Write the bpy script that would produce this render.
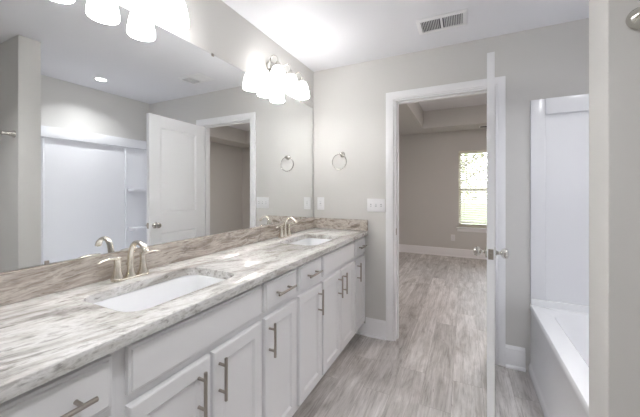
import bpy, bmesh, math, random
from mathutils import Vector, Matrix
random.seed(7)
PI = math.pi
SC = bpy.context.scene
COL = SC.collection
for o in list(bpy.data.objects):
    bpy.data.objects.remove(o)

# ------------------------------------------------------------------ camera
cam = bpy.data.cameras.new('camera')
cam.sensor_width = 36.0
cam.sensor_fit = 'HORIZONTAL'
cam.lens = 296.1 * 36.0 / 640.0
cam.shift_x = -0.5 / 640.0
cam.shift_y = -(208.5 - 189.7) / 640.0
cam.clip_start = 0.02
camo = bpy.data.objects.new('camera', cam)
COL.objects.link(camo)
camo.location = (1.324, 0.0, 1.295)
camo.rotation_euler = (PI / 2, 0, 0.4542)
SC.camera = camo

# ------------------------------------------------------------------ world, exposure
world = bpy.data.worlds.new('daylight')
SC.world = world
world.use_nodes = True
wn = world.node_tree.nodes
sky = wn.new('ShaderNodeTexSky')
sky.sky_type = 'NISHITA'
sky.sun_disc = False
sky.sun_elevation = math.radians(40)
sky.sun_rotation = math.radians(200)
wn['Background'].inputs['Strength'].default_value = 0.85
hs = wn.new('ShaderNodeHueSaturation')          # thin bright overcast
hs.inputs['Saturation'].default_value = 0.35
world.node_tree.links.new(sky.outputs[0], hs.inputs['Color'])
world.node_tree.links.new(hs.outputs[0], wn['Background'].inputs['Color'])

SC.view_settings.view_transform = 'Standard'
SC.view_settings.look = 'None'
SC.view_settings.gamma = 1.0
SC.view_settings.use_curve_mapping = False
SC.view_settings.exposure = 1.42
SC.cycles.max_bounces = 16
SC.cycles.diffuse_bounces = 10
SC.cycles.sample_clamp_indirect = 0
SHADE_GLOW = 8.0          # vanity glass shades
CAN_POWER = 2.1           # recessed can lamps
BEDROOM_FILL_POWER = 9.0      # added bedroom fill lamp, out of view


# ------------------------------------------------------------------ materials
def sock(node, name, val):
    if name in node.inputs:
        node.inputs[name].default_value = val


def mat(name, color, rough=0.5, metal=0.0, spec=0.5, bump=0.0, bscale=200.0, coat=0.0):
    m = bpy.data.materials.new(name)
    m.use_nodes = True
    nt = m.node_tree
    b = nt.nodes['Principled BSDF']
    sock(b, 'Base Color', (*color, 1))
    sock(b, 'Roughness', rough)
    sock(b, 'Metallic', metal)
    sock(b, 'Specular IOR Level', spec)
    sock(b, 'Coat Weight', coat)
    geo = nt.nodes.new('ShaderNodeNewGeometry')
    n = nt.nodes.new('ShaderNodeTexNoise')
    n.inputs['Scale'].default_value = bscale
    n.inputs['Detail'].default_value = 3
    nt.links.new(geo.outputs['Position'], n.inputs['Vector'])
    # very slight variation of roughness so that no surface is perfectly even
    mr = nt.nodes.new('ShaderNodeMapRange')
    mr.inputs['To Min'].default_value = max(0.0, rough * 0.93)
    mr.inputs['To Max'].default_value = min(1.0, rough * 1.07)
    nt.links.new(n.outputs['Fac'], mr.inputs['Value'])
    nt.links.new(mr.outputs[0], b.inputs['Roughness'])
    if bump > 0:
        bp = nt.nodes.new('ShaderNodeBump')
        bp.inputs['Strength'].default_value = bump
        bp.inputs['Distance'].default_value = 0.002
        nt.links.new(n.outputs['Fac'], bp.inputs['Height'])
        nt.links.new(bp.outputs[0], b.inputs['Normal'])
    return m


def ramp(nt, stops, interp='LINEAR'):
    r = nt.nodes.new('ShaderNodeValToRGB')
    r.color_ramp.interpolation = interp
    els = r.color_ramp.elements
    while len(els) < len(stops):
        els.new(0.5)
    for e, (p, c) in zip(els, stops):
        e.position = p
        e.color = (*c, 1)
    return r


def noise(nt, vec, scale, detail=6, rough=0.55, dist=0.0):
    n = nt.nodes.new('ShaderNodeTexNoise')
    n.inputs['Scale'].default_value = scale
    n.inputs['Detail'].default_value = detail
    n.inputs['Roughness'].default_value = rough
    n.inputs['Distortion'].default_value = dist
    nt.links.new(vec, n.inputs['Vector'])
    return n


def mapping(nt, vec, scale=(1, 1, 1), rot=(0, 0, 0), loc=(0, 0, 0)):
    mp = nt.nodes.new('ShaderNodeMapping')
    mp.inputs['Scale'].default_value = scale
    mp.inputs['Rotation'].default_value = rot
    mp.inputs['Location'].default_value = loc
    nt.links.new(vec, mp.inputs['Vector'])
    return mp.outputs[0]


def mix(nt, mode, fac, a, b):
    m = nt.nodes.new('ShaderNodeMix')
    m.data_type = 'RGBA'
    m.blend_type = mode
    for s, v in ((m.inputs[0], fac), (m.inputs[6], a), (m.inputs[7], b)):
        if hasattr(v, 'is_linked') or hasattr(v, 'links'):
            nt.links.new(v, s)
        else:
            s.default_value = v
    return m.outputs[2]


def granite(name, stops, stops2, rot, sc1, sc2, blotch):
    m = bpy.data.materials.new(name)
    m.use_nodes = True
    nt = m.node_tree
    b = nt.nodes['Principled BSDF']
    geo = nt.nodes.new('ShaderNodeNewGeometry')
    P = geo.outputs['Position']
    # first a rotation, then the stretch, so the veins run along one direction
    w = noise(nt, P, 2.2, 2, 0.5)
    wv = nt.nodes.new('ShaderNodeVectorMath'); wv.operation = 'MULTIPLY_ADD'
    nt.links.new(w.outputs['Color'], wv.inputs[0])
    wv.inputs[1].default_value = (0.14, 0.14, 0.14)
    nt.links.new(P, wv.inputs[2])
    v0 = mapping(nt, wv.outputs[0], rot=rot)
    n1 = noise(nt, mapping(nt, v0, sc1), 1.0, 9, 0.62, 0.7)
    c1 = ramp(nt, stops)
    nt.links.new(n1.outputs['Fac'], c1.inputs[0])
    n2 = noise(nt, mapping(nt, v0, sc2), 1.0, 6, 0.65, 0.4)
    c2 = ramp(nt, stops2)
    nt.links.new(n2.outputs['Fac'], c2.inputs[0])
    o = mix(nt, 'MULTIPLY', 1.0, c1.outputs[0], c2.outputs[0])
    n3 = noise(nt, mapping(nt, v0, (9, 6, 9)), 1.0, 8, 0.7, 0.6)
    c3 = ramp(nt, blotch)
    nt.links.new(n3.outputs['Fac'], c3.inputs[0])
    o = mix(nt, 'MULTIPLY', 1.0, o, c3.outputs[0])
    nt.links.new(o, b.inputs['Base Color'])
    sock(b, 'Roughness', 0.16)
    sock(b, 'Specular IOR Level', 0.5)
    return m


M = {}
M['wall'] = mat('greige_wall_paint', (0.64, 0.63, 0.61), 0.75, bump=0.10, bscale=260)
M['ceiling'] = mat('ceiling_paint', (0.79, 0.79, 0.82), 0.9, bump=0.08, bscale=200)
M['trim'] = mat('white_trim_paint', (0.88, 0.88, 0.895), 0.35)
M['door'] = mat('white_door_paint', (0.88, 0.885, 0.90), 0.38)
M['cab'] = mat('white_cabinet_paint', (0.77, 0.77, 0.78), 0.38)
M['toe'] = mat('toe_kick_paint', (0.70, 0.69, 0.67), 0.5)
M['nickel'] = mat('brushed_nickel', (0.80, 0.755, 0.67), 0.20, 1.0)
M['satin'] = mat('satin_nickel_pull', (0.43, 0.39, 0.35), 0.30, 1.0)
M['chrome'] = mat('polished_nickel', (0.62, 0.60, 0.56), 0.16, 1.0)
M['porcelain'] = mat('white_porcelain', (0.86, 0.87, 0.89), 0.10, coat=0.5)
M['acrylic'] = mat('white_acrylic', (0.88, 0.885, 0.90), 0.20)
M['surround'] = mat('white_surround', (0.82, 0.825, 0.85), 0.22)
M['plate'] = mat('white_plastic_plate', (0.84, 0.84, 0.85), 0.35)
M['plastic_shadow'] = mat('shaded_plastic', (0.35, 0.35, 0.36), 0.5)  # shade at switch and outlet slots, put into the plastic's colour
M['slot'] = mat('dark_slot', (0.03, 0.03, 0.03), 0.6)
M['duct'] = mat('dark_duct', (0.16, 0.16, 0.17), 0.8)
M['mirror'] = mat('mirror_silver', (0.90, 0.915, 0.915), 0.0, 1.0)
M['mirror'].node_tree.links.remove(M['mirror'].node_tree.nodes['Principled BSDF'].inputs['Roughness'].links[0])
sock(M['mirror'].node_tree.nodes['Principled BSDF'], 'Roughness', 0.0)
M['mirror_edge'] = mat('mirror_edge_glass', (0.45, 0.48, 0.47), 0.15)
M['blind'] = mat('ivory_blind', (0.80, 0.78, 0.70), 0.5)
M['vinyl'] = mat('almond_vinyl', (0.78, 0.74, 0.66), 0.45)
M['bark'] = mat('bark', (0.12, 0.09, 0.06), 0.9, bump=0.5, bscale=30)
M['leaf'] = mat('leaf', (0.34, 0.36, 0.22), 0.6)
M['lawn'] = mat('lawn', (0.16, 0.22, 0.08), 0.9, bump=0.5, bscale=40)
M['roofing'] = mat('attic_board', (0.4, 0.38, 0.35), 0.9)


def emis(name, color, strength, base=(0.85, 0.85, 0.85)):
    m = mat(name, base, 0.35)
    b = m.node_tree.nodes['Principled BSDF']
    sock(b, 'Emission Color', (*color, 1))
    sock(b, 'Emission Strength', strength)
    return m


M['shade'] = emis('lit_opal_glass', (1.0, 0.985, 0.97), SHADE_GLOW)
# the bulb hangs low in the shade, so the glass glows less towards its cap
_nt = M['shade'].node_tree
_tc = _nt.nodes.new('ShaderNodeTexCoord')
_sp = _nt.nodes.new('ShaderNodeSeparateXYZ')
_mr = _nt.nodes.new('ShaderNodeMapRange')
_mr.inputs['From Min'].default_value = -0.10
_mr.inputs['From Max'].default_value = -0.02
_mr.inputs['To Min'].default_value = SHADE_GLOW
_mr.inputs['To Max'].default_value = SHADE_GLOW * 0.08
_nt.links.new(_tc.outputs['Object'], _sp.inputs[0])
_nt.links.new(_sp.outputs['Z'], _mr.inputs['Value'])
_nt.links.new(_mr.outputs[0], _nt.nodes['Principled BSDF'].inputs['Emission Strength'])
M['bulb'] = emis('lit_bulb', (1.0, 0.95, 0.88), 6.0)
M['lens'] = emis('lit_lens', (1.0, 0.98, 0.95), 6.0)

g = bpy.data.materials.new('window_glass')
g.use_nodes = True
b = g.node_tree.nodes['Principled BSDF']
sock(b, 'Base Color', (1, 1, 1, 1)); sock(b, 'Roughness', 0.0)
sock(b, 'Transmission Weight', 1.0); sock(b, 'IOR', 1.02)
M['glass'] = g

M['granite'] = granite(
    'granite_top',
    [(0.25, (0.36, 0.335, 0.31)), (0.38, (0.51, 0.485, 0.455)), (0.45, (0.67, 0.66, 0.64)),
     (0.53, (0.76, 0.755, 0.745)), (0.60, (0.61, 0.595, 0.57)), (0.68, (0.43, 0.415, 0.40)), (0.8, (0.52, 0.48, 0.44))],
    [(0.34, (0.52, 0.51, 0.50)), (0.44, (0.88, 0.88, 0.87)), (0.54, (1, 1, 1)), (0.66, (0.68, 0.67, 0.66))],
    (0, 0, math.radians(16)), (10.0, 2.6, 10.0), (70.0, 17.0, 70.0),
    [(0.28, (0.34, 0.33, 0.32)), (0.38, (0.80, 0.79, 0.78)), (0.46, (1, 1, 1)), (1.0, (1, 1, 1))])
M['granite_splash'] = granite(
    'granite_splash',
    [(0.28, (0.24, 0.20, 0.17)), (0.39, (0.38, 0.33, 0.285)), (0.47, (0.55, 0.49, 0.44)),
     (0.54, (0.70, 0.655, 0.60)), (0.60, (0.50, 0.44, 0.39)), (0.70, (0.37, 0.32, 0.28))],
    [(0.32, (0.55, 0.53, 0.51)), (0.45, (0.92, 0.91, 0.90)), (0.58, (1, 1, 1)), (0.72, (0.72, 0.70, 0.69))],
    (math.radians(-4), 0, math.radians(10)), (9.0, 2.6, 24.0), (70.0, 20.0, 130.0),
    [(0.28, (0.45, 0.43, 0.42)), (0.38, (0.86, 0.86, 0.85)), (0.46, (1, 1, 1)), (1.0, (1, 1, 1))])


def plank_floor():
    m = bpy.data.materials.new('grey_plank_floor')
    m.use_nodes = True
    nt = m.node_tree
    b = nt.nodes['Principled BSDF']
    geo = nt.nodes.new('ShaderNodeNewGeometry')
    P = geo.outputs['Position']
    sep = nt.nodes.new('ShaderNodeSeparateXYZ'); nt.links.new(P, sep.inputs[0])
    com = nt.nodes.new('ShaderNodeCombineXYZ')
    nt.links.new(sep.outputs['Y'], com.inputs['X'])
    nt.links.new(sep.outputs['X'], com.inputs['Y'])
    sh = mapping(nt, com.outputs[0], loc=(-0.98, -1.073 + 0.176 * 20, 0))
    br = nt.nodes.new('ShaderNodeTexBrick')
    br.offset = 0.27; br.offset_frequency = 2; br.squash = 1.0
    br.inputs['Scale'].default_value = 1.0
    br.inputs['Brick Width'].default_value = 1.22
    br.inputs['Row Height'].default_value = 0.176
    br.inputs['Mortar Size'].default_value = 0.0010
    br.inputs['Mortar Smooth'].default_value = 0.3
    br.inputs['Bias'].default_value = 0.0
    br.inputs['Color1'].default_value = (0, 0, 0, 1)
    br.inputs['Color2'].default_value = (1, 1, 1, 1)
    br.inputs['Mortar'].default_value = (0.5, 0.5, 0.5, 1)
    nt.links.new(sh, br.inputs['Vector'])
    # shift the grain of each plank by its own random value
    off = nt.nodes.new('ShaderNodeVectorMath'); off.operation = 'MULTIPLY_ADD'
    nt.links.new(br.outputs['Color'], off.inputs[0])
    off.inputs[1].default_value = (13.1, 7.7, 5.3)
    nt.links.new(P, off.inputs[2])
    v = off.outputs[0]
    base = ramp(nt, [(0.0, (0.50, 0.485, 0.47)), (0.5, (0.59, 0.575, 0.56)), (1.0, (0.69, 0.675, 0.66))])
    nt.links.new(br.outputs['Color'], base.inputs[0])
    g1 = noise(nt, mapping(nt, v, (26, 1.7, 1)), 1.0, 7, 0.6, 0.6)
    c1 = ramp(nt, [(0.28, (0.66, 0.64, 0.62)), (0.45, (0.93, 0.92, 0.91)), (0.6, (1.04, 1.04, 1.04)), (0.78, (0.84, 0.83, 0.82))])
    nt.links.new(g1.outputs['Fac'], c1.inputs[0])
    o = mix(nt, 'MULTIPLY', 1.0, base.outputs[0], c1.outputs[0])
    g2 = noise(nt, mapping(nt, v, (8.0, 2.2, 1)), 1.0, 6, 0.65, 1.0)
    c2 = ramp(nt, [(0.30, (0.66, 0.63, 0.61)), (0.45, (0.93, 0.925, 0.92)), (0.62, (1.14, 1.14, 1.15))])
    nt.links.new(g2.outputs['Fac'], c2.inputs[0])
    o = mix(nt, 'MULTIPLY', 1.0, o, c2.outputs[0])
    g3 = noise(nt, mapping(nt, v, (34, 2.4, 1)), 1.0, 5, 0.7, 1.6)     # dark cracks
    c3 = ramp(nt, [(0.26, (0.40, 0.37, 0.35)), (0.34, (1, 1, 1)), (1.0, (1, 1, 1))])
    nt.links.new(g3.outputs['Fac'], c3.inputs[0])
    o = mix(nt, 'MULTIPLY', 1.0, o, c3.outputs[0])
    g4 = noise(nt, mapping(nt, v, (90, 5.0, 1)), 1.0, 6, 0.75, 0.3)     # fine grain
    c4 = ramp(nt, [(0.34, (0.72, 0.71, 0.70)), (0.50, (1, 1, 1)), (0.66, (1.12, 1.12, 1.12))])
    nt.links.new(g4.outputs['Fac'], c4.inputs[0])
    o = mix(nt, 'MULTIPLY', 1.0, o, c4.outputs[0])
    g5 = noise(nt, mapping(nt, v, (16, 5.0, 1)), 1.0, 7, 0.75, 0.8)     # worn blotches and knots
    c5 = ramp(nt, [(0.27, (0.52, 0.49, 0.47)), (0.38, (0.96, 0.95, 0.95)), (1.0, (1, 1, 1))])
    nt.links.new(g5.outputs['Fac'], c5.inputs[0])
    o = mix(nt, 'MULTIPLY', 1.0, o, c5.outputs[0])
    seam = ramp(nt, [(0.0, (1, 1, 1)), (1.0, (0.55, 0.53, 0.51))])
    nt.links.new(br.outputs['Fac'], seam.inputs[0])
    o = mix(nt, 'MULTIPLY', 1.0, o, seam.outputs[0])
    nt.links.new(o, b.inputs['Base Color'])
    sock(b, 'Roughness', 0.42)
    sock(b, 'Specular IOR Level', 0.4)
    bp = nt.nodes.new('ShaderNodeBump')
    bp.inputs['Strength'].default_value = 0.15
    bp.inputs['Distance'].default_value = 0.002
    nt.links.new(g1.outputs['Fac'], bp.inputs['Height'])
    nt.links.new(bp.outputs[0], b.inputs['Normal'])
    return m


M['floor'] = plank_floor()


# ------------------------------------------------------------------ mesh helpers
def nb():
    return bmesh.new()


def box(bm, x0, x1, y0, y1, z0, z1, bev=0.0, seg=2):
    t = bmesh.new()
    bmesh.ops.create_cube(t, size=1.0)
    for v in t.verts:
        v.co = Vector(((x0 + x1) / 2 + v.co.x * (x1 - x0), (y0 + y1) / 2 + v.co.y * (y1 - y0),
                       (z0 + z1) / 2 + v.co.z * (z1 - z0)))
    if bev > 0:
        bmesh.ops.bevel(t, geom=list(t.edges), offset=bev, segments=seg, affect='EDGES', profile=0.5)
    merge(bm, t)


def merge(bm, t, mtx=None):
    if mtx is not None:
        bmesh.ops.transform(t, matrix=mtx, verts=t.verts)
    mp = {}
    for v in t.verts:
        mp[v] = bm.verts.new(v.co)
    for f in t.faces:
        try:
            bm.faces.new([mp[v] for v in f.verts])
        except ValueError:
            pass
    t.free()


def rings(bm, loops, close_first=True, close_last=True, cyclic=True):
    """bridge successive loops of points with the same count"""
    vs = [[bm.verts.new(Vector(p)) for p in lp] for lp in loops]
    n = len(vs[0])
    for a, b_ in zip(vs[:-1], vs[1:]):
        for i in range(n if cyclic else n - 1):
            j = (i + 1) % n
            bm.faces.new((a[i], a[j], b_[j], b_[i]))
    if close_first:
        bm.faces.new(list(reversed(vs[0])))
    if close_last:
        bm.faces.new(vs[-1])
    return vs


def lathe(bm, prof, origin=(0, 0, 0), axis=(0, 0, 1), n=24, cap=True):
    """prof: (radius, height) pairs turned about axis"""
    q = Vector((0, 0, 1)).rotation_difference(Vector(axis).normalized())
    O = Vector(origin)
    loops = []
    for r, h in prof:
        loops.append([O + q @ Vector((r * math.cos(2 * PI * i / n), r * math.sin(2 * PI * i / n), h)) for i in range(n)])
    rings(bm, loops, cap, cap)


def tube(bm, pts, rad, n=12, flat=None, up=None):
    """pts: path; rad: radius or list; flat: list of (w,h) multipliers"""
    pts = [Vector(p) for p in pts]
    if not isinstance(rad, (list, tuple)):
        rad = [rad] * len(pts)
    loops = []
    ref = Vector(up) if up else None
    prev = None
    for i, p in enumerate(pts):
        if i == 0:
            t = pts[1] - p
        elif i == len(pts) - 1:
            t = p - pts[-2]
        else:
            t = (pts[i + 1] - pts[i - 1])
        t.normalize()
        if prev is None:
            a = ref if ref else (Vector((0, 0, 1)) if abs(t.z) < 0.9 else Vector((1, 0, 0)))
            u = (a - t * a.dot(t)).normalized()
        else:
            u = (prev - t * prev.dot(t)).normalized()
        prev = u
        w = t.cross(u)
        fw, fh = flat[i] if flat else (1, 1)
        loops.append([p + w * (rad[i] * fw * math.cos(2 * PI * k / n)) + u * (rad[i] * fh * math.sin(2 * PI * k / n)) for k in range(n)])
    rings(bm, loops)


def bez(p0, p1, p2, p3, n=10):
    p0, p1, p2, p3 = map(Vector, (p0, p1, p2, p3))
    out = []
    for i in range(n + 1):
        t = i / n
        out.append(p0 * (1 - t) ** 3 + p1 * 3 * t * (1 - t) ** 2 + p2 * 3 * t * t * (1 - t) + p3 * t ** 3)
    return out


def rrect(x0, x1, y0, y1, r, z, n=6):
    out = []
    for cx, cy, a0 in ((x1 - r, y1 - r, 0), (x0 + r, y1 - r, PI / 2), (x0 + r, y0 + r, PI), (x1 - r, y0 + r, 1.5 * PI)):
        for i in range(n + 1):
            a = a0 + PI / 2 * i / n
            out.append((cx + r * math.cos(a), cy + r * math.sin(a), z))
    return out


def obj(name, bm, m, parent=None, smooth=35, loc=None):
    bmesh.ops.recalc_face_normals(bm, faces=bm.faces)
    if smooth:
        lim = math.radians(smooth)
        for e in bm.edges:
            if len(e.link_faces) == 2:
                e.smooth = e.calc_face_angle(0) < lim
            else:
                e.smooth = False
        for f in bm.faces:
            f.smooth = True
    me = bpy.data.meshes.new(name)
    bm.to_mesh(me)
    bm.free()
    me.materials.append(m)
    o = bpy.data.objects.new(name, me)
    COL.objects.link(o)
    if parent is not None:
        o.parent = parent
    if loc is not None:
        o.location = loc
    return o


def tag(o, label=None, cat=None, group=None, kind=None):
    if label: o['label'] = label
    if cat: o['category'] = cat
    if group: o['group'] = group
    if kind: o['kind'] = kind
    return o


def thing(name, label=None, cat=None, loc=(0, 0, 0), rz=0.0, group=None, kind=None):
    o = bpy.data.objects.new(name, None)
    o.empty_display_size = 0.05
    COL.objects.link(o)
    o.location = loc
    o.rotation_euler = (0, 0, rz)
    return tag(o, label, cat, group, kind)


def dup(root, loc, label=None, group=None, rz=None):
    r = root.copy(); COL.objects.link(r); r.location = loc
    if rz is not None:
        r.rotation_euler = (0, 0, rz)
    if label: r['label'] = label
    if group: r['group'] = group
    for ch in list(root.children):
        c = ch.copy(); COL.objects.link(c); c.parent = r
        for gr in list(ch.children):
            d = gr.copy(); COL.objects.link(d); d.parent = c
    return r


def struct(name, bm, m, parent=None, smooth=35):
    o = obj(name, bm, m, parent, smooth)
    if parent is None:
        o['kind'] = 'structure'
    return o


# ------------------------------------------------------------------ dimensions
FAR = 2.557      # inside face of the wall with the doorway
T = 0.12
RX = 2.475       # right wall of the bathroom
H = 2.44
BACK = -1.35
BEDY = 6.30
BEDX = 4.13
WX, WY0, WY1 = 1.646, 0.983, 1.114   # wing wall at the end of the tub
DX0, DX1, DZ = 0.776, 1.524, 2.068   # rough edges of the doorway
WINX0, WINX1, WINZ0, WINZ1 = 1.21, 2.11, 0.575, 2.04

# ------------------------------------------------------------------ shell
bm = nb(); box(bm, -T, BEDX + T, BACK - T, BEDY + T, -0.12, 0.0); struct('floor', bm, M['floor'])
bm = nb(); box(bm, -T, 0, BACK - T, BEDY + T, 0, 3.0); struct('wall_left', bm, M['wall'])
bm = nb(); box(bm, 0, RX + T, BACK - T, BACK, 0, H); struct('wall_back', bm, M['wall'])
bm = nb(); box(bm, RX, RX + T, BACK, FAR, 0, H); struct('wall_right', bm, M['wall'])
bm = nb(); box(bm, WX, RX, WY0, WY1, 0, H, 0.004, 2); struct('wall_wing', bm, M['wall'])
bm = nb()
box(bm, 0, DX0, FAR, FAR + T, 0, H)
box(bm, DX1, BEDX + T, FAR, FAR + T, 0, H)
box(bm, DX0, DX1, FAR, FAR + T, DZ, H)
struct('wall_far', bm, M['wall'])
bm = nb()
box(bm, 0, WINX0, BEDY, BEDY + T, 0, 3.0)
box(bm, WINX1, BEDX + T, BEDY, BEDY + T, 0, 3.0)
box(bm, WINX0, WINX1, BEDY, BEDY + T, 0, WINZ0)
box(bm, WINX0, WINX1, BEDY, BEDY + T, WINZ1, 3.0)
struct('wall_bedroom_far', bm, M['wall'])
bm = nb(); box(bm, BEDX, BEDX + T, FAR + T, BEDY, 0, 3.0); struct('wall_bedroom_right', bm, M['wall'])
bm = nb(); box(bm, 0, RX + T, BACK, FAR + T, H, H + 0.1); struct('ceiling', bm, M['ceiling'])
# bedroom tray ceiling: a low border and a raised field
TX0, TX1, TY0, TY1, TZ = 0.63, 3.55, 3.22, 5.76, 2.745
bm = nb()
box(bm, 0, TX0, FAR + T, BEDY, 2.43, TZ)
box(bm, TX1, BEDX, FAR + T, BEDY, 2.43, TZ)
box(bm, TX0, TX1, FAR + T, TY0, 2.43, TZ)
box(bm, TX0, TX1, TY1, BEDY, 2.43, TZ)
struct('ceiling_bedroom_border', bm, M['wall'])
bm = nb(); box(bm, 0, BEDX, FAR + T, BEDY, TZ, TZ + 0.1); struct('ceiling_bedroom', bm, M['ceiling'])


def baseboard(name, p0, p1, nrm, parent=None):
    """p0,p1: ends on the wall face; nrm: unit vector into the room"""
    prof = [(0, 0), (0.030, 0), (0.029, 0.010), (0.022, 0.019), (0.0155, 0.021), (0.0155, 0.120),
            (0.0125, 0.128), (0.0135, 0.136), (0.007, 0.150), (0.004, 0.157), (0, 0.157)]
    p0, p1, nrm = Vector((*p0, 0)), Vector((*p1, 0)), Vector((*nrm, 0))
    bm = nb()
    rings(bm, [[p + nrm * a + Vector((0, 0, z)) for a, z in prof] for p in (p0, p1)])
    return struct(name, bm, M['trim'], parent, smooth=25)


baseboard('baseboard_far_left', (0.528, FAR), (0.709, FAR), (0, -1))
bm = nb()         # the piece that runs on under the cabinet to the toe kick
box(bm, 0.440, 0.527, FAR - 0.0155, FAR, 0.0, 0.098)
box(bm, 0.440, 0.527, FAR - 0.029, FAR - 0.0155, 0.0, 0.019, 0.004, 2)
struct('baseboard_far_corner', bm, M['trim'])
baseboard('baseboard_far_right', (1.591, FAR), (1.712, FAR), (0, -1))
baseboard('baseboard_wing', (WX, WY0), (RX, WY0), (0, -1))
baseboard('baseboard_wing_end', (WX, WY0 - 0.015), (WX, WY1), (-1, 0))
baseboard('baseboard_right', (RX, BACK), (RX, WY0 - 0.03), (-1, 0))
baseboard('baseboard_left', (0, BACK), (0, 0.165), (1, 0))
baseboard('baseboard_back', (0.03, BACK), (RX - 0.03, BACK), (0, 1))
baseboard('baseboard_bedroom_far', (0.0, BEDY), (BEDX, BEDY), (0, -1))
baseboard('baseboard_bedroom_left', (0, FAR + T), (0, BEDY - 0.03), (1, 0))
baseboard('baseboard_bedroom_right', (BEDX, FAR + T), (BEDX, BEDY - 0.03), (-1, 0))

# doorway: casing on both faces, jamb lining with stops
def casing(name, ysurf, out):
    prof = [(0.002, 0.0), (0.002, 0.010), (0.010, 0.013), (0.016, 0.011), (0.022, 0.014), (0.048, 0.018),
            (0.058, 0.018), (0.066, 0.017), (0.0665, 0.0)]
    loops = []
    for o_, t_ in prof:
        y = ysurf + out * t_
        loops.append([(DX0 - o_, y, 0.0), (DX0 - o_, y, DZ - 0.006 + o_), (DX1 + o_, y, DZ - 0.006 + o_), (DX1 + o_, y, 0.0)])
    bm = nb()
    rings(bm, loops, False, False, cyclic=False)
    # end caps on the floor and the back face
    bm.verts.ensure_lookup_table()
    n = len(prof)
    bm.faces.new([bm.verts[i * 4] for i in range(n)])
    bm.faces.new([bm.verts[i * 4 + 3] for i in range(n)])
    struct(name, bm, M['trim'], smooth=25)


casing('trim_1', FAR, -1)
casing('trim_2', FAR + T, 1)
bm = nb()
J = 0.016
box(bm, DX0, DX0 + J, FAR, FAR + T, 0, DZ - J)
box(bm, DX1 - J, DX1, FAR, FAR + T, 0, DZ - J)
box(bm, DX0, DX1, FAR, FAR + T, DZ - J, DZ)
box(bm, DX0 + J, DX0 + J + 0.011, FAR + 0.042, FAR + 0.074, 0, DZ - J - 0.011)
box(bm, DX1 - J - 0.011, DX1 - J, FAR + 0.042, FAR + 0.074, 0, DZ - J - 0.011)
box(bm, DX0 + J, DX1 - J, FAR + 0.042, FAR + 0.074, DZ - J - 0.011, DZ - J)
struct('trim_3', bm, M['trim'])
bm = nb()
box(bm, DX0 + J, DX0 + J + 0.0015, FAR + 0.002, FAR + 0.036, 0.905, 0.962, 0.0005, 1)
box(bm, DX0 + J + 0.0015, DX0 + J + 0.002, FAR + 0.010, FAR + 0.028, 0.92, 0.945)
tag(obj('strike_plate', bm, M['satin']), 'small nickel strike plate on the left door jamb', 'strike plate')

# ------------------------------------------------------------------ bathroom door (open into the room)
DW, DT, DH = 0.712, 0.036, 2.038
door = thing('door_1', 'white two-panel door standing open, seen almost edge-on', None, (DX1 - J - 0.001, FAR - 0.004, 0.0), 0, kind='structure')
door.rotation_euler = (0, 0, math.radians(-3.2))
# local frame: slab runs from y=0 to y=-DW, thickness from x=-DT to 0, floor gap 12 mm


def ring_rect(y0, y1, z0, z1, ins, x):
    return [(x, y0 + ins, z0 + ins), (x, y1 - ins, z0 + ins), (x, y1 - ins, z1 - ins), (x, y0 + ins, z1 - ins)]


def panel_face(bm, ys, zs, holes, x, sgn):
    """flat face in grid cells; cells in holes get a moulded sunk panel. sgn: direction outward"""
    for i in range(len(ys) - 1):
        for k in range(len(zs) - 1):
            y0, y1, z0, z1 = ys[i], ys[i + 1], zs[k], zs[k + 1]
            if (i, k) in holes:
                lp = [ring_rect(y0, y1, z0, z1, ins, x - sgn * d) for ins, d in
                      ((0, 0), (0.006, 0.005), (0.016, 0.010), (0.026, 0.010), (0.045, 0.0045), (0.05, 0.004))]
                rings(bm, lp, False, True)
            else:
                bm.faces.new([bm.verts.new(p) for p in ring_rect(y0, y1, z0, z1, 0, x)])


bm = nb()
ys = [-DW, -DW + 0.125, -0.125, 0.0]
zs = [0.012, 0.24, 0.858, 1.06, 1.922, DH]
panel_face(bm, ys, zs, {(1, 1), (1, 3)}, 0.0, 1)
panel_face(bm, ys, zs, {(1, 1), (1, 3)}, -DT, -1)
for q in ([(0, 0, zs[0]), (0, 0, DH), (-DT, 0, DH), (-DT, 0, zs[0])], [(0, -DW, zs[0]), (0, -DW, DH), (-DT, -DW, DH), (-DT, -DW, zs[0])],
          [(0, 0, DH), (0, -DW, DH), (-DT, -DW, DH), (-DT, 0, DH)], [(0, 0, zs[0]), (0, -DW, zs[0]), (-DT, -DW, zs[0]), (-DT, 0, zs[0])]):
    bm.faces.new([bm.verts.new(p) for p in q])
bmesh.ops.remove_doubles(bm, verts=bm.verts, dist=0.0001)
obj('door_slab', bm, M['door'], door, smooth=20)
KZ = 0.945
for s, x0 in ((-1, -DT), (1, 0.0)):
    bm = nb()
    lathe(bm, [(0.0, 0), (0.031, 0.0), (0.032, 0.003), (0.029, 0.007), (0.015, 0.010), (0.011, 0.014), (0.010, 0.024),
               (0.013, 0.030), (0.022, 0.036), (0.027, 0.045), (0.0275, 0.053), (0.024, 0.062), (0.014, 0.068), (0.0, 0.069)],
          (x0, -DW + 0.062, KZ), (s, 0, 0), 24, False)
    obj('door_knob', bm, M['chrome'], door)
bm = nb()
box(bm, -DT / 2 - 0.0125, -DT / 2 + 0.0125, -DW - 0.0012, -DW + 0.002, KZ - 0.028, KZ + 0.028, 0.0006, 1)
box(bm, -DT / 2 - 0.006, -DT / 2 + 0.006, -DW - 0.010, -DW, KZ - 0.009, KZ + 0.009, 0.002, 2)
obj('latch_plate', bm, M['satin'], door)
for z in (0.22, 1.04, 1.84):
    bm = nb()
    lathe(bm, [(0, 0), (0.006, 0), (0.006, 0.09), (0, 0.09)], (0.001, 0.001, z - 0.045), (0, 0, 1), 10, False)
    box(bm, -0.030, 0.004, -0.001, 0.0012, z - 0.045, z + 0.045)
    obj('hinge', bm, M['satin'], door)

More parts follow.
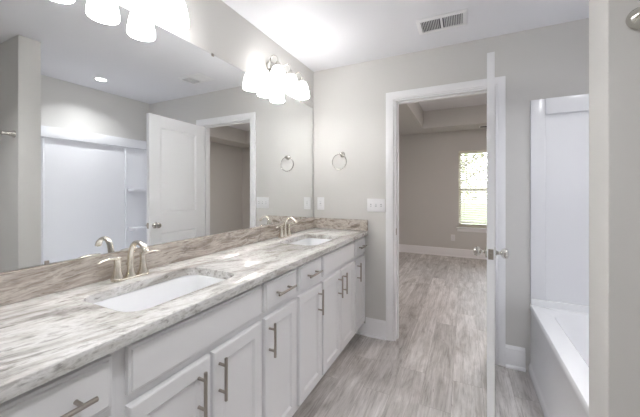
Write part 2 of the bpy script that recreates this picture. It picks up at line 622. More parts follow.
# ------------------------------------------------------------------ vanity
CF = 0.5055       # face frame front
DF = 0.527       # door front
CT0, CT1 = 0.895, 0.930


def raised_door(y0, y1, z0, z1, parent):
    bm = nb()
    lp = [ring_rect(y0, y1, z0, z1, i, x) for i, x in
          ((0, CF + 0.001), (0, DF - 0.005), (0.0015, DF - 0.0025), (0.005, DF), (0.050, DF), (0.054, DF - 0.0035),
           (0.060, DF - 0.0085), (0.066, DF - 0.009), (0.072, DF - 0.009))]
    rings(bm, lp)
    return obj('cabinet_door', bm, M['cab'], parent, smooth=20)


def drawer_front(y0, y1, z0, z1, parent, name='drawer_front'):
    bm = nb()
    lp = [ring_rect(y0, y1, z0, z1, i, x) for i, x in
          ((0, CF + 0.001), (0, DF - 0.0065), (0.002, DF - 0.0055), (0.007, DF - 0.005), (0.009, DF - 0.001), (0.011, DF))]
    rings(bm, lp)
    return obj(name, bm, M['cab'], parent, smooth=20)


def pull(c, vertical, parent, L=0.152):
    bm = nb()
    d = Vector((0, 0, 1)) if vertical else Vector((0, 1, 0))
    c = Vector(c) + Vector((0.032, 0, 0))
    lathe(bm, [(0, -L / 2), (0.0052, -L / 2), (0.006, -L / 2 + 0.001), (0.006, L / 2 - 0.001), (0.0052, L / 2), (0, L / 2)], c, d, 14, False)
    for s in (-1, 1):
        p = c + d * s * 0.048
        lathe(bm, [(0, 0), (0.0055, 0), (0.005, 0.003), (0.005, 0.030), (0, 0.030)], p - Vector((0.032, 0, 0)), (1, 0, 0), 10, False)
    return obj('handle', bm, M['satin'], parent, smooth=40)


DB, DTOP, RB, RT = 0.130, 0.718, 0.746, 0.876    # door bottom/top, drawer bottom/top


def cabinet(y0, y1, fronts, label, drawer_label=None, end_left=False, group=None, sink=False):
    """y0..y1 unit; world coordinates are turned into local ones with loc=(0,y0,0)"""
    t = thing('vanity_cabinet', label, 'cabinet', (0, y0, 0), group=group)
    W = y1 - y0
    bm = nb()
    e = 0.0001
    box(bm, 0.008, CF - 0.019, e, 0.016, 0.10, CT0 - 0.002)
    box(bm, 0.008, CF - 0.019, W - 0.016, W - e, 0.10, CT0 - 0.002)
    box(bm, 0.008, CF - 0.019, 0.016, W - 0.016, 0.10, 0.116)
    box(bm, 0.002, 0.008, e, W - e, 0.10, CT0 - 0.002)
    obj('carcass', bm, M['cab'], t)
    bm = nb()
    S = 0.032
    x0, x1 = CF - 0.019, CF
    box(bm, x0, x1, e, S, 0.10, CT0 - 0.002)
    box(bm, x0, x1, W - S, W - e, 0.10, CT0 - 0.002)
    for za, zb in ((0.10, 0.145), (DTOP - 0.012, RB + 0.012), (RT - 0.012, CT0 - 0.002)):
        box(bm, x0, x1, S, W - S, za, zb)
    if sink:
        box(bm, x0, x1, W / 2 - 0.02, W / 2 + 0.02, 0.145, DTOP - 0.012)
    obj('face_frame', bm, M['cab'], t)
    bm = nb()
    box(bm, CF - 0.085, CF - 0.070, e, W - e, 0.0, 0.10)
    if end_left:
        box(bm, 0.01, CF - 0.085, e, 0.016, 0.0, 0.10)
    obj('toe_kick', bm, M['toe'], t)
    for fr in fronts:
        kind, a, b_, hy = fr
        a -= y0; b_ -= y0
        if kind == 'door':
            d = raised_door(a, b_, DB, DTOP, t)
            pull((DF, hy - y0, 0.619), True, d)
        elif kind == 'drawer':
            d = drawer_front(a, b_, RB, RT, t)
            pull((DF, (a + b_) / 2, (RB + RT) / 2), False, d)
        elif kind == 'false':
            drawer_front(a, b_, RB, RT, t, 'false_drawer_panel')
    return t


cabinet(0.165, 0.458, [('drawer', 0.186, 0.442, 0), ('door', 0.186, 0.442, 0.405)],
        'white one-drawer vanity cabinet at the near end, left of the first sink base', end_left=True)
cabinet(0.458, 1.068, [('false', 0.482, 1.052, 0), ('door', 0.482, 0.762, 0.708), ('door', 0.774, 1.052, 0.801)],
        'wide white sink base with two doors under the nearer sink', sink=True)
cabinet(1.068, 1.366, [('drawer', 1.076, 1.350, 0), ('door', 1.076, 1.350, 1.104)],
        'narrow white vanity cabinet beside the near sink base, door pull on its left edge')
cabinet(1.366, 1.664, [('drawer', 1.380, 1.656, 0), ('door', 1.380, 1.656, 1.604)],
        'narrow white vanity cabinet beside the far sink base, door pull on its right edge')
cabinet(1.664, 2.276, [('false', 1.676, 2.262, 0), ('door', 1.676, 1.962, 1.918), ('door', 1.974, 2.262, 2.006)],
        'wide white sink base with two doors under the farther sink', sink=True)
cabinet(2.276, FAR - 0.002, [('drawer', 2.292, 2.540, 0), ('door', 2.292, 2.540, 2.324)],
        'narrow white vanity cabinet against the doorway wall at the far end')

# countertop with two rounded cut-outs
SINKS = [0.768, 1.940]
SX0, SX1, SHW = 0.148, 0.446, 0.232
bm = nb()
outer = [(0.002, 0.155), (0.547, 0.155), (0.547, FAR - 0.002), (0.002, FAR - 0.002)]


def add_loop(bm, pts, z):
    vs = [bm.verts.new((p[0], p[1], z)) for p in pts]
    return [bm.edges.new((vs[i], vs[(i + 1) % len(vs)])) for i in range(len(vs))]


ed = add_loop(bm, outer, CT1)
for sy in SINKS:
    ed += add_loop(bm, rrect(SX0, SX1, sy - SHW, sy + SHW, 0.06, 0, 6), CT1)
res = bmesh.ops.triangle_fill(bm, edges=ed, use_beauty=True)
# drop faces that filled the holes
kill = []
for f in bm.faces:
    c = f.calc_center_median()
    for sy in SINKS:
        if SX0 + 0.001 < c.x < SX1 - 0.001 and abs(c.y - sy) < SHW - 0.001:
            inside = all(SX0 - 1e-4 <= v.co.x <= SX1 + 1e-4 and abs(v.co.y - sy) <= SHW + 1e-4 for v in f.verts)
            if inside:
                kill.append(f)
if kill:
    bmesh.ops.delete(bm, geom=kill, context='FACES_ONLY')
ext = bmesh.ops.extrude_face_region(bm, geom=list(bm.faces))
for v in [e for e in ext['geom'] if isinstance(e, bmesh.types.BMVert)]:
    v.co.z = CT0
bmesh.ops.recalc_face_normals(bm, faces=bm.faces)
edges = [e for e in bm.edges if all(abs(v.co.z - CT1) < 1e-5 for v in e.verts) and len(e.link_faces) == 2
         and e.calc_face_angle(0) > 1.0]
bmesh.ops.bevel(bm, geom=edges, offset=0.004, segments=2, affect='EDGES', profile=0.5)
edges = [e for e in bm.edges if all(abs(v.co.z - CT0) < 1e-5 and v.co.x > 0.54 for v in e.verts) and len(e.link_faces) == 2
         and e.calc_face_angle(0) > 1.0]
bmesh.ops.bevel(bm, geom=edges, offset=0.003, segments=2, affect='EDGES', profile=0.5)
tag(obj('countertop', bm, M['granite'], smooth=50), 'long white and grey veined granite countertop with two sink cut-outs', 'countertop')

bm = nb(); box(bm, 0.002, 0.022, 0.155, FAR - 0.0225, CT1 + 0.0005, 1.0325, 0.0015, 1)
tag(obj('backsplash', bm, M['granite_splash']), 'long taupe veined granite backsplash strip running under the mirror', 'backsplash')
bm = nb(); box(bm, 0.002, 0.547, FAR - 0.022, FAR - 0.001, CT1 + 0.0005, 1.026, 0.0015, 1)
tag(obj('side_splash', bm, M['granite_splash']), 'short granite side splash on the doorway wall below the outlet', 'side splash')

# sinks
def make_sink(sy, label):
    t = thing('undermount_sink', label, 'sink', (0.295, sy, CT0), group=None)
    hx, hy = (SX1 - SX0) / 2, SHW
    bm = nb()
    loops = [rrect(-hx - 0.022, hx + 0.022, -hy - 0.022, hy + 0.022, 0.06, -0.001),
             rrect(-hx - 0.002, hx + 0.002, -hy - 0.002, hy + 0.002, 0.06, -0.001),
             rrect(-hx + 0.004, hx - 0.004, -hy + 0.004, hy - 0.004, 0.05, -0.006),
             rrect(-hx + 0.012, hx - 0.012, -hy + 0.014, hy - 0.014, 0.05, -0.07),
             rrect(-hx + 0.022, hx - 0.022, -hy + 0.030, hy - 0.030, 0.05, -0.115),
             rrect(-hx + 0.045, hx - 0.045, -hy + 0.060, hy - 0.060, 0.05, -0.132),
             rrect(-0.03, 0.03, -0.03, 0.03, 0.028, -0.140),
             rrect(-0.021, 0.021, -0.021, 0.021, 0.0205, -0.146),
             # outer shell
             rrect(-0.021, 0.021, -0.021, 0.021, 0.0205, -0.158),
             rrect(-hx + 0.035, hx - 0.035, -hy + 0.050, hy - 0.050, 0.05, -0.145),
             rrect(-hx + 0.002, hx - 0.002, -hy + 0.006, hy - 0.006, 0.05, -0.07),
             rrect(-hx - 0.010, hx + 0.010, -hy - 0.010, hy + 0.010, 0.05, -0.012),
             rrect(-hx - 0.022, hx + 0.022, -hy - 0.022, hy + 0.022, 0.06, -0.012)]
    vs = rings(bm, loops, False, False)
    n = len(vs[0])
    for i in range(n):
        j = (i + 1) % n
        bm.faces.new((vs[-1][i], vs[-1][j], vs[0][j], vs[0][i]))
    obj('basin', bm, M['porcelain'], t, smooth=60)
    bm = nb()
    lathe(bm, [(0, -0.1405), (0.014, -0.1405), (0.019, -0.142), (0.0195, -0.146), (0.0195, -0.16), (0, -0.16)], (0, 0, 0), (0, 0, 1), 20, False)
    obj('drain', bm, M['nickel'], t)
    return t


make_sink(SINKS[0], 'white rectangular undermount sink nearer the camera')
make_sink(SINKS[1], 'white rectangular undermount sink farther away, near the corner outlet')


# faucets
def make_faucet():
    t = thing('faucet', 'x', 'faucet', (0, 0, 0))
    bm = nb()
    for a, b_ in (((-0.024, 0.024, -0.074, 0.074, 0.022), 0.0),):
        rings(bm, [rrect(a[0], a[1], a[2], a[3], a[4], 0.0005), rrect(a[0], a[1], a[2], a[3], a[4], 0.006),
                   rrect(a[0] + .004, a[1] - .004, a[2] + .004, a[3] - .004, a[4] - .004, 0.009)])
    obj('base_plate', bm, M['nickel'], t)
    bm = nb()
    lathe(bm, [(0.0, 0.008), (0.0215, 0.008), (0.020, 0.013), (0.0150, 0.026), (0.0128, 0.04), (0, 0.04)], (0, 0, 0), (0, 0, 1), 20, False)
    path = bez((0, 0, 0.030), (-0.006, 0, 0.095), (0.004, 0, 0.152), (0.050, 0, 0.150), 12) + \
        bez((0.050, 0, 0.150), (0.076, 0, 0.148), (0.093, 0, 0.133), (0.099, 0, 0.114), 8)[1:]
    n = len(path)
    rad = [0.0130 - 0.0030 * min(1, i / 9) + (0.0010 if i > n - 5 else 0) for i in range(n)]
    tube(bm, path, rad, 16, flat=[(1.0 + 0.25 * i / (n - 1), 1.0 - 0.12 * i / (n - 1)) for i in range(n)], up=(1, 0, 0))
    obj('spout', bm, M['nickel'], t, smooth=60)
    bm = nb()
    tube(bm, [(-0.030 + 0.008, 0, 0.008), (-0.022, 0, 0.052)], 0.0026, 8)
    lathe(bm, [(0, 0.048), (0.006, 0.050), (0.0075, 0.055), (0.006, 0.061), (0, 0.063)], (-0.022, 0, 0), (0, 0, 1), 12, False)
    obj('lift_rod', bm, M['nickel'], t)
    for s in (-1, 1):
        bm = nb()
        lathe(bm, [(0, 0.008), (0.0225, 0.008), (0.0235, 0.011), (0.0200, 0.020), (0.0155, 0.034), (0.0130, 0.052),
                   (0.0122, 0.070), (0.0130, 0.081), (0.0140, 0.088), (0.0130, 0.093), (0.0, 0.095)], (0, s * 0.052, 0), (0, 0, 1), 22, False)
        h = obj('tap_handle', bm, M['nickel'], t, smooth=60)
        bm = nb()
        pts = [(0.0, s * 0.046, 0.088), (0.002, s * 0.066, 0.092), (0.004, s * 0.088, 0.094), (0.005, s * 0.108, 0.092), (0.006, s * 0.124, 0.087), (0.006, s * 0.129, 0.086)]
        tube(bm, pts, [0.011, 0.0105, 0.0095, 0.0085, 0.0078, 0.004], 12, flat=[(1.1, .75), (1.15, .60), (1.15, .5), (1.15, .45), (1.1, .42), (1, .4)], up=(0, 0, 1))
        obj('lever', bm, M['nickel'], h, smooth=60)
    return t


f1 = make_faucet()
f1.location = (0.075, SINKS[0] - 0.008, CT1)
f1['label'] = 'brushed nickel two-handle faucet behind the nearer sink'
dup(f1, (0.075, SINKS[1] - 0.006, CT1), 'brushed nickel two-handle faucet behind the farther sink')

# ------------------------------------------------------------------ mirror
MB, MT, MY0, MY1 = 1.034, 2.080, 0.155, 2.527
t = thing('wall_mirror', 'wide frameless wall mirror above the backsplash reflecting the room', 'mirror', (0, 0, 0))
bm = nb(); box(bm, 0.001, 0.0055, MY0, MY1, MB, MT); obj('mirror_back', bm, M['mirror_edge'], t)
bm = nb()
box(bm, 0.0056, 0.0062, MY0 + 0.001, MY1 - 0.001, MB + 0.001, MT - 0.001)
obj('mirror_glass', bm, M['mirror'], t, smooth=0)
for y, top in ((1.272, True), (0.30, True), (2.30, True), (0.512, False), (1.90, False)):
    bm = nb()
    if top:
        box(bm, 0.001, 0.010, y - 0.008, y + 0.008, MT - 0.010, MT + 0.006, 0.001, 1)
    else:
        box(bm, 0.001, 0.010, y - 0.006, y + 0.006, MB - 0.004, MB + 0.012, 0.001, 1)
    obj('mirror_clip', bm, M['satin'], t)

# ------------------------------------------------------------------ vanity light fixtures
def make_light():
    """origin on the wall face at the middle of the backplate"""
    t = thing('vanity_light', 'x', 'wall light', (0, 0, 0))
    bm = nb()
    def plate(hw, hh, r, x):
        return [(x, p[0], p[1]) for p in rrect(-hw, hw, -hh, hh, r, 0, 6)]
    rings(bm, [plate(0.150, 0.058, 0.055, 0.001), plate(0.150, 0.058, 0.055, 0.012), plate(0.142, 0.050, 0.048, 0.020),
               plate(0.120, 0.030, 0.028, 0.024)])
    obj('backplate', bm, M['chrome'], t)
    for y in (-0.172, 0.0, 0.172):
        bm = nb()
        ys_ = max(-0.125, min(0.125, y))
        pts = bez((0.018, ys_, 0.0), (0.045, y, 0.000), (0.050, y, 0.020), (0.062, y, 0.045), 6) + \
            bez((0.062, y, 0.045), (0.076, y, 0.068), (0.126, y, 0.072), (0.128, y, 0.006), 10)[1:]
        tube(bm, pts, 0.0042, 8)
        lathe(bm, [(0, 0.012), (0.008, 0.012), (0.012, 0.007), (0.019, -0.006), (0.0215, -0.016), (0.0215, -0.026), (0, -0.026)], (0.126, y, 0), (0, 0, 1), 20, False)
        obj('arm', bm, M['chrome'], t, smooth=45)
        bm = nb()
        outer_ = [(0.020, -0.022), (0.029, -0.026), (0.038, -0.036), (0.047, -0.056), (0.0535, -0.083), (0.058, -0.112), (0.0610, -0.136), (0.0610, -0.147), (0.0595, -0.151)]
        inner_ = [(0.0580, -0.151), (0.0580, -0.138), (0.0550, -0.112), (0.0505, -0.084), (0.0440, -0.058), (0.035, -0.040), (0.027, -0.030), (0.016, -0.026)]
        lathe(bm, outer_ + inner_, (0.126, y, 0), (0, 0, 1), 32, False)
        s = obj('glass_shade', bm, M['shade'], t, smooth=60)
        bm = nb()
        lathe(bm, [(0, -0.026), (0.013, -0.028), (0.013, -0.040), (0.018, -0.052), (0.028, -0.070), (0.030, -0.088), (0.024, -0.106), (0.012, -0.117), (0, -0.119)],
              (0.126, y, 0), (0, 0, 1), 18, False)
        obj('bulb', bm, M['bulb'], s, smooth=60)
    return t


l1 = make_light()
l1.location = (0, 0.755, 2.208)
l1['label'] = 'three-shade vanity light above the nearer sink, cut off by the picture top'
dup(l1, (0, 1.935, 2.200), 'three-shade vanity light above the farther sink, near the room corner')


# ------------------------------------------------------------------ far wall fittings
t = thing('towel_ring', 'round nickel towel ring on the wall left of the doorway', 'towel ring', (0.303, FAR, 1.620))
bm = nb()
lathe(bm, [(0, 0), (0.026, 0.0), (0.0265, 0.004), (0.022, 0.009), (0.013, 0.013), (0.010, 0.022), (0.011, 0.038), (0.013, 0.045), (0.010, 0.052), (0, 0.054)],
      (0, -0.0005, 0), (0, -1, 0), 24, False)
obj('post', bm, M['chrome'], t)
bm = nb()
R_ = 0.071
pts = [(R_ * math.sin(a), -0.044, -R_ + R_ * math.cos(a)) for a in [2 * PI * i / 40 for i in range(41)]]
tube(bm, pts, 0.0038, 8, up=(0, 1, 0))
rg = obj('ring', bm, M['chrome'], t, smooth=60)
rg.rotation_euler = (0, math.radians(9), math.radians(-4))


def outlet(name_loc, label, cat='outlet', kind='outlet', rz=0.0):
    """local frame: plate in xz plane facing -y"""
    t = thing('wall_outlet', label, cat, name_loc, rz)
    bm = nb(); box(bm, -0.036, 0.036, -0.006, -0.0005, -0.060, 0.060, 0.002, 2); obj('cover_plate', bm, M['plate'], t)
    if kind == 'decor':
        bm = nb(); box(bm, -0.017, 0.017, -0.0085, -0.006, -0.034, 0.034, 0.001, 1)
        r = obj('receptacle', bm, M['plate'], t)
        bm = nb()
        for z in (-0.019, 0.019):
            box(bm, -0.0075, -0.0055, -0.0088, -0.0080, z - 0.004, z + 0.004)
            box(bm, 0.0055, 0.0075, -0.0088, -0.0080, z - 0.004, z + 0.004)
        box(bm, -0.0065, 0.0065, -0.0095, -0.0080, -0.0035, -0.0008)
        box(bm, -0.0065, 0.0065, -0.0095, -0.0080, 0.0008, 0.0035)
        obj('slots', bm, M['plastic_shadow'], r)
    else:
        for z in (-0.0195, 0.0195):
            bm = nb()
            lathe(bm, [(0, 0), (0.0165, 0), (0.016, 0.002), (0, 0.002)], (0, -0.006, z), (0, -1, 0), 20, False)
            r = obj('receptacle', bm, M['plate'], t)
            bm = nb()
            box(bm, -0.0075, -0.0055, -0.0085, -0.0075, z - 0.004, z + 0.005)
            box(bm, 0.0055, 0.0075, -0.0085, -0.0075, z - 0.004, z + 0.005)
            obj('slots', bm, M['slot'], r)
    return t


outlet((0.080, FAR, 1.163), 'white outlet in the vanity corner beside the mirror edge', kind='decor')
outlet((1.113, BEDY, 0.362), 'white duplex outlet low on the bedroom wall beside the window')

t = thing('light_switch', 'white three-gang toggle switch plate left of the doorway', 'light switch', (0.620, FAR, 1.158))
bm = nb(); box(bm, -0.080, 0.080, -0.006, -0.0005, -0.058, 0.058, 0.002, 2); obj('cover_plate', bm, M['plate'], t)
for i in (-1, 0, 1):
    x = i * 0.046
    bm = nb(); box(bm, x - 0.005, x + 0.005, -0.0066, -0.0058, -0.012, 0.012); sw = obj('switch_slot', bm, M['plastic_shadow'], t)
    bm = nb()
    box(bm, x - 0.0038, x + 0.0038, -0.013, 0.0, -0.004, 0.005, 0.001, 1)
    bmesh.ops.rotate(bm, verts=bm.verts, cent=(x, -0.004, 0), matrix=Matrix.Rotation(math.radians(28 * (1 if i else -1)), 3, 'X'))
    obj('toggle', bm, M['plate'], sw)

# towel bar on the wing wall
t = thing('towel_bar', 'nickel towel bar on the dark side of the wall end at far right', 'towel bar', (1.704, WY0, 1.709))
for x in (0.0, 0.61):
    bm = nb()
    lathe(bm, [(0, 0), (0.026, 0.0), (0.0262, 0.005), (0.021, 0.016), (0.0155, 0.034), (0.0125, 0.052), (0.0125, 0.068), (0.0095, 0.074), (0, 0.075)],
          (x, -0.0005, 0), (0, -1, 0), 28, False)
    obj('post', bm, M['chrome'], t, smooth=50)
bm = nb(); tube(bm, [(0.0, -0.062, 0), (0.61, -0.062, 0)], 0.0075, 14); obj('bar', bm, M['chrome'], t)

# ------------------------------------------------------------------ ceiling fittings
t = thing('ceiling_vent', 'white rectangular register vent in the bathroom ceiling before the doorway', 'vent', (1.180, 2.184, H))
bm = nb()
a, b_ = 0.158, 0.100
rings(bm, [rrect(-a, a, -b_, b_, 0.004, -0.0005, 2), rrect(-a, a, -b_, b_, 0.004, -0.004, 2), rrect(-a + 0.008, a - 0.008, -b_ + 0.008, b_ - 0.008, 0.004, -0.009, 2),
           rrect(-a + 0.028, a - 0.028, -b_ + 0.028, b_ - 0.028, 0.002, -0.009, 2), rrect(-a + 0.028, a - 0.028, -b_ + 0.028, b_ - 0.028, 0.002, -0.0012, 2)], False, False)
box(bm, -0.007, 0.007, -0.073, 0.073, -0.009, -0.003)
obj('grille_frame', bm, M['plate'], t)
bm = nb(); box(bm, -a + 0.027, a - 0.027, -b_ + 0.027, b_ - 0.027, -0.0014, -0.0006); obj('duct_opening', bm, M['duct'], t)
for side in (-1, 1):
    bm = nb()
    for k in range(11):
        x = side * (0.014 + 0.0105 * (k + 0.5))
        q = bmesh.new(); bmesh.ops.create_cube(q, size=1.0)
        for v in q.verts:
            v.co = Vector((v.co.x * 0.0012, v.co.y * 0.142, v.co.z * 0.0075))
        merge(bm, q, Matrix.Translation((x, 0, -0.0052)) @ Matrix.Rotation(math.radians(35 * side), 4, 'Y'))
    obj('louvre_bank', bm, M['plate'], t)
bm = nb(); box(bm, 0.134, 0.138, -0.012, 0.012, -0.014, -0.008); obj('damper_lever', bm, M['plate'], t)


def can_light(x, y, z, label, power, r=0.068):
    t = thing('recessed_light', label, 'ceiling light', (x, y, z), group=None)
    bm = nb()
    lathe(bm, [(r, -0.0005), (r, -0.004), (r - 0.006, -0.007), (r - 0.020, -0.006), (r - 0.022, -0.0015)], (0, 0, 0), (0, 0, 1), 32, False)
    obj('trim_ring', bm, M['plate'], t)
    bm = nb(); lathe(bm, [(0, -0.0008), (r - 0.021, -0.0008), (r - 0.021, -0.003), (0, -0.003)], (0, 0, 0), (0, 0, 1), 32, False)
    obj('lens', bm, M['lens'], t)
    ld = bpy.data.lights.new('can_lamp', 'AREA'); ld.shape = 'DISK'; ld.size = (r - 0.022) * 2; ld.energy = power
    ld.color = (0.97, 0.98, 1.0); ld.spread = math.radians(125)
    lo = bpy.data.objects.new('can_lamp', ld); COL.objects.link(lo); lo.parent = t; lo.location = (0, 0, -0.009)
    return t


can_light(2.08, 1.76, H, 'small round recessed ceiling light over the bathtub, seen in the mirror', CAN_POWER)
can_light(1.25, 0.10, H, 'added unseen recessed fill light in the bathroom ceiling, above the viewer', 3.6)  # added out of view to lift the floor, cabinet fronts and baseboards
# bedroom ceiling: an added, unseen fill lamp that brightens the room
t = thing('bedroom_fill_light', 'added unseen round fill light in the bedroom raised ceiling', 'ceiling light', (2.1, 4.0, TZ))
bm = nb(); lathe(bm, [(0, -0.0005), (0.19, -0.0005), (0.19, -0.03), (0.18, -0.04), (0, -0.04)], (0, 0, 0), (0, 0, 1), 40, False)
obj('housing', bm, M['plate'], t)
bm = nb(); lathe(bm, [(0.0, -0.041), (0.17, -0.041), (0.165, -0.06), (0.12, -0.075), (0, -0.08)], (0, 0, 0), (0, 0, 1), 40, False)
obj('diffuser', bm, M['lens'], t)
ld = bpy.data.lights.new('bedroom_fill_lamp', 'AREA'); ld.shape = 'DISK'; ld.size = 0.3; ld.energy = BEDROOM_FILL_POWER; ld.color = (1.0, 0.86, 0.80)
lo = bpy.data.objects.new('bedroom_fill_lamp', ld); COL.objects.link(lo); lo.parent = t; lo.location = (0, 0, -0.09)

# bedroom ceiling register on the low border above the window
t = thing('bedroom_vent', 'dark slotted vent in the bedroom ceiling border above the window', 'vent', (1.70, 6.05, 2.43))
bm = nb(); box(bm, -0.15, 0.15, -0.07, 0.07, -0.006, -0.0005, 0.002, 1); obj('grille_frame', bm, M['plate'], t)
bm = nb()
for k in range(9):
    box(bm, -0.13, 0.13, -0.052 + k * 0.0125, -0.045 + k * 0.0125, -0.0075, -0.0062)
obj('slots', bm, M['duct'], t)

# ------------------------------------------------------------------ bathtub and surround
TUBX, TUBZ = 1.738, 0.482
t = thing('bathtub', 'glossy white alcove bathtub behind the open door', 'bathtub', (0, 0, 0))
x1, y0, y1 = RX - 0.003, WY1 + 0.003, FAR - 0.003
bm = nb()
loops = [rrect(TUBX - 0.008, x1, y0, y1, 0.004, 0.001), rrect(TUBX - 0.008, x1, y0, y1, 0.004, 0.035), rrect(TUBX - 0.001, x1, y0, y1, 0.004, 0.055),
         rrect(TUBX + 0.004, x1, y0, y1, 0.004, 0.075), rrect(TUBX + 0.008, x1, y0, y1, 0.004, 0.425), rrect(TUBX + 0.001, x1, y0, y1, 0.004, 0.440),
         rrect(TUBX, x1, y0, y1, 0.004, 0.470), rrect(TUBX + 0.004, x1, y0, y1, 0.004, TUBZ - 0.002), rrect(TUBX + 0.012, x1, y0, y1, 0.004, TUBZ),
         rrect(TUBX + 0.093, x1 - 0.062, y0 + 0.09, y1 - 0.085, 0.13, TUBZ), rrect(TUBX + 0.103, x1 - 0.072, y0 + 0.10, y1 - 0.095, 0.13, TUBZ - 0.008),
         rrect(TUBX + 0.115, x1 - 0.085, y0 + 0.115, y1 - 0.125, 0.13, TUBZ - 0.08), rrect(TUBX + 0.135, x1 - 0.105, y0 + 0.14, y1 - 0.22, 0.13, 0.22),
         rrect(TUBX + 0.165, x1 - 0.135, y0 + 0.17, y1 - 0.30, 0.12, 0.13), rrect(TUBX + 0.21, x1 - 0.18, y0 + 0.22, y1 - 0.36, 0.10, 0.11)]
rings(bm, loops, False, True)
box(bm, TUBX + 0.004, x1, y1 - 0.030, y1, TUBZ - 0.01, TUBZ + 0.045, 0.004, 2)
box(bm, TUBX + 0.004, x1, y0, y0 + 0.030, TUBZ - 0.01, TUBZ + 0.045, 0.004, 2)
box(bm, x1 - 0.030, x1, y0 + 0.03, y1 - 0.03, TUBZ - 0.01, TUBZ + 0.045, 0.004, 2)
obj('tub_shell', bm, M['acrylic'], t, smooth=50)
bm = nb(); lathe(bm, [(0, 0.1105), (0.03, 0.1105), (0.03, 0.114), (0.02, 0.116), (0, 0.116)], (2.10, y0 + 0.30, 0), (0, 0, 1), 20, False)
obj('drain', bm, M['chrome'], t)

t = thing('shower_surround', 'white three-sided shower wall surround above the bathtub with corner shelves', 'shower surround', (0, 0, 0))
SZ0, SZ1, SB = TUBZ + 0.046, 1.928, 1.818
E_ = 0.001
bm = nb()      # far end panel
box(bm, TUBX + 0.004, RX - 0.0005, FAR - 0.014, FAR - E_, SZ0, SZ1)
box(bm, TUBX + 0.004, 1.828, FAR - 0.022, FAR - 0.014, SZ0, SZ1, 0.003, 2)
box(bm, 1.826, RX - 0.03, FAR - 0.034, FAR - 0.014, SB, SZ1, 0.006, 2)
obj('end_panel', bm, M['surround'], t)
bm = nb()      # near end panel
box(bm, TUBX + 0.004, RX - 0.0005, WY1 + E_, WY1 + 0.014, SZ0, SZ1)
box(bm, TUBX + 0.004, 1.828, WY1 + 0.014, WY1 + 0.028, SZ0, SZ1, 0.003, 2)
box(bm, 1.826, RX - 0.03, WY1 + 0.014, WY1 + 0.040, SB, SZ1, 0.006, 2)
obj('end_panel', bm, M['surround'], t)
bm = nb()      # long panel
box(bm, RX - 0.014, RX - E_, WY1 + 0.014, FAR - 0.014, SZ0, SZ1)
box(bm, RX - 0.052, RX - 0.014, WY1 + 0.02, FAR - 0.02, SB, SZ1, 0.006, 2)
box(bm, RX - 0.030, RX - 0.014, 2.225, 2.245, SZ0, SB, 0.005, 2)
box(bm, RX - 0.030, RX - 0.014, 1.425, 1.445, SZ0, SB, 0.005, 2)
obj('long_panel', bm, M['surround'], t)
for z in (0.825, 1.312):
    for ya, yb in ((2.247, 2.530),):
        bm = nb()
        rings(bm, [rrect(RX - 0.140, RX - 0.013, ya, yb, 0.035, z - 0.038), rrect(RX - 0.150, RX - 0.013, ya, yb, 0.035, z - 0.012),
                   rrect(RX - 0.150, RX - 0.013, ya, yb, 0.035, z - 0.003), rrect(RX - 0.143, RX - 0.013, ya + 0.006, yb - 0.006, 0.03, z)])
        obj('shelf', bm, M['surround'], t, smooth=50)

# ------------------------------------------------------------------ bedroom window
win = thing('window_1', 'bedroom window with almond frame, seen through the doorway', None, (WINX0, BEDY, WINZ0), kind='structure')
WW, WH = WINX1 - WINX0, WINZ1 - WINZ0
bm = nb()
f0, f1_ = 0.065, 0.105
box(bm, 0, 0.045, f0, f1_, 0, WH); box(bm, WW - 0.045, WW, f0, f1_, 0, WH)
box(bm, 0.045, WW - 0.045, f0, f1_, 0, 0.06); box(bm, 0.045, WW - 0.045, f0, f1_, WH - 0.05, WH)
obj('window_frame', bm, M['vinyl'], win)
bm = nb(); box(bm, 0.045, WW - 0.045, f0 + 0.004, f1_ - 0.01, WH / 2 - 0.022, WH / 2 + 0.022, 0.003, 1); obj('meeting_rail', bm, M['vinyl'], win)
for za, zb in ((0.06, WH / 2 - 0.022), (WH / 2 + 0.022, WH - 0.05)):
    bm = nb(); box(bm, 0.045, WW - 0.045, 0.083, 0.087, za, zb); obj('glass_pane', bm, M['glass'], win)
bm = nb(); box(bm, -0.035, WW + 0.035, -0.035, 0.064, -0.022, 0.0, 0.004, 2); obj('window_sill', bm, M['trim'], win)
bm = nb(); box(bm, -0.02, WW + 0.02, -0.014, -0.0005, -0.082, -0.022, 0.002, 1); obj('window_apron', bm, M['trim'], win)

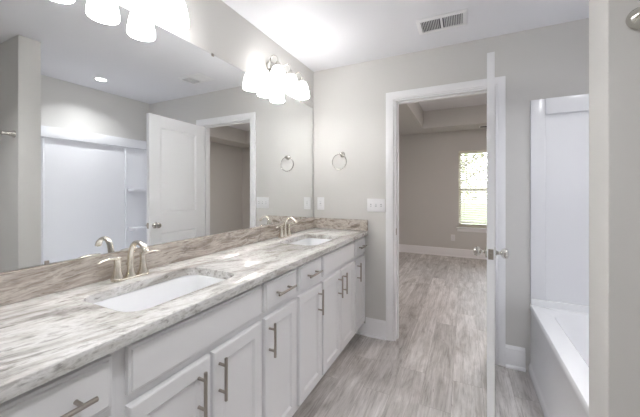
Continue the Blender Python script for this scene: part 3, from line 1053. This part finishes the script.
t = thing('window_blind', 'ivory horizontal slat blind lowered over the bedroom window', 'blind', (WINX0, BEDY + 0.032, WINZ0))
bm = nb(); box(bm, 0.006, WW - 0.006, -0.025, 0.028, WH - 0.045, WH - 0.002, 0.003, 1); obj('head_rail', bm, M['blind'], t)
bm = nb()
zc = 0.115
while zc < WH - 0.06:
    q = bmesh.new(); bmesh.ops.create_cube(q, size=1.0)
    for v in q.verts:
        v.co = Vector((v.co.x * (WW - 0.016), v.co.y * 0.048, v.co.z * 0.0028))
    merge(bm, q, Matrix.Translation((WW / 2, 0, zc)) @ Matrix.Rotation(math.radians(34), 4, 'X'))
    zc += 0.042
obj('slats', bm, M['blind'], t)
bm = nb(); box(bm, 0.008, WW - 0.008, -0.024, 0.024, 0.080, 0.098, 0.002, 1); obj('bottom_rail', bm, M['blind'], t)
bm = nb()
for x in (0.10, WW / 2, WW - 0.10):
    box(bm, x - 0.001, x + 0.001, -0.0262, -0.0250, 0.098, WH - 0.045)
obj('ladder_cords', bm, M['blind'], t)
bm = nb(); tube(bm, [(0.14, -0.034, WH - 0.04), (0.14, -0.036, 0.85)], 0.004, 8); obj('tilt_wand', bm, M['blind'], t)

# ------------------------------------------------------------------ outside the window
bm = nb(); box(bm, -14, 18, BEDY + T + 0.01, 40, -0.5, -0.30); struct('ground', bm, M['lawn'])


def tree(x, y, h, r, label):
    t = thing('leafy_tree', label, 'tree', (x, y, -0.30), group='trees outside the bedroom window')
    bm = nb()
    tube(bm, [(0, 0, 0), (0.05, 0, h * 0.3), (-0.04, 0.05, h * 0.6), (0, 0, h * 0.9)], [0.13, 0.10, 0.07, 0.02], 8)
    for k in range(6):
        a = random.uniform(0, 2 * PI); z = h * random.uniform(0.35, 0.7)
        tube(bm, [(0, 0, z), (math.cos(a) * r * 0.5, math.sin(a) * r * 0.5, z + r * 0.35), (math.cos(a) * r * 0.9, math.sin(a) * r * 0.9, z + r * 0.5)], [0.05, 0.03, 0.01], 6)
    obj('trunk', bm, M['bark'], t)
    bm = nb()
    for k in range(2200):
        d = Vector((random.gauss(0, 1), random.gauss(0, 1), random.gauss(0, 1))).normalized() * (r * random.random() ** 0.45)
        c = Vector((d.x, d.y, h * 0.62 + d.z * h * 0.42 / r))
        s = random.uniform(0.05, 0.10)
        u = Vector((random.gauss(0, 1), random.gauss(0, 1), random.gauss(0, 1))).normalized()
        w = u.orthogonal().normalized() * s * 0.5
        u = u * s
        bm.faces.new([bm.verts.new(c + p) for p in (-u, w, u, -w)])
    obj('foliage', bm, M['leaf'], t, smooth=0)


tree(0.9, 11.0, 4.2, 1.5, 'sparse green tree outside the bedroom window behind the blind')
tree(4.6, 14.5, 5.0, 1.8, 'taller green tree outside the bedroom window behind the blind')
tree(-1.6, 16.0, 4.6, 1.7, 'green tree farther off outside the bedroom window')
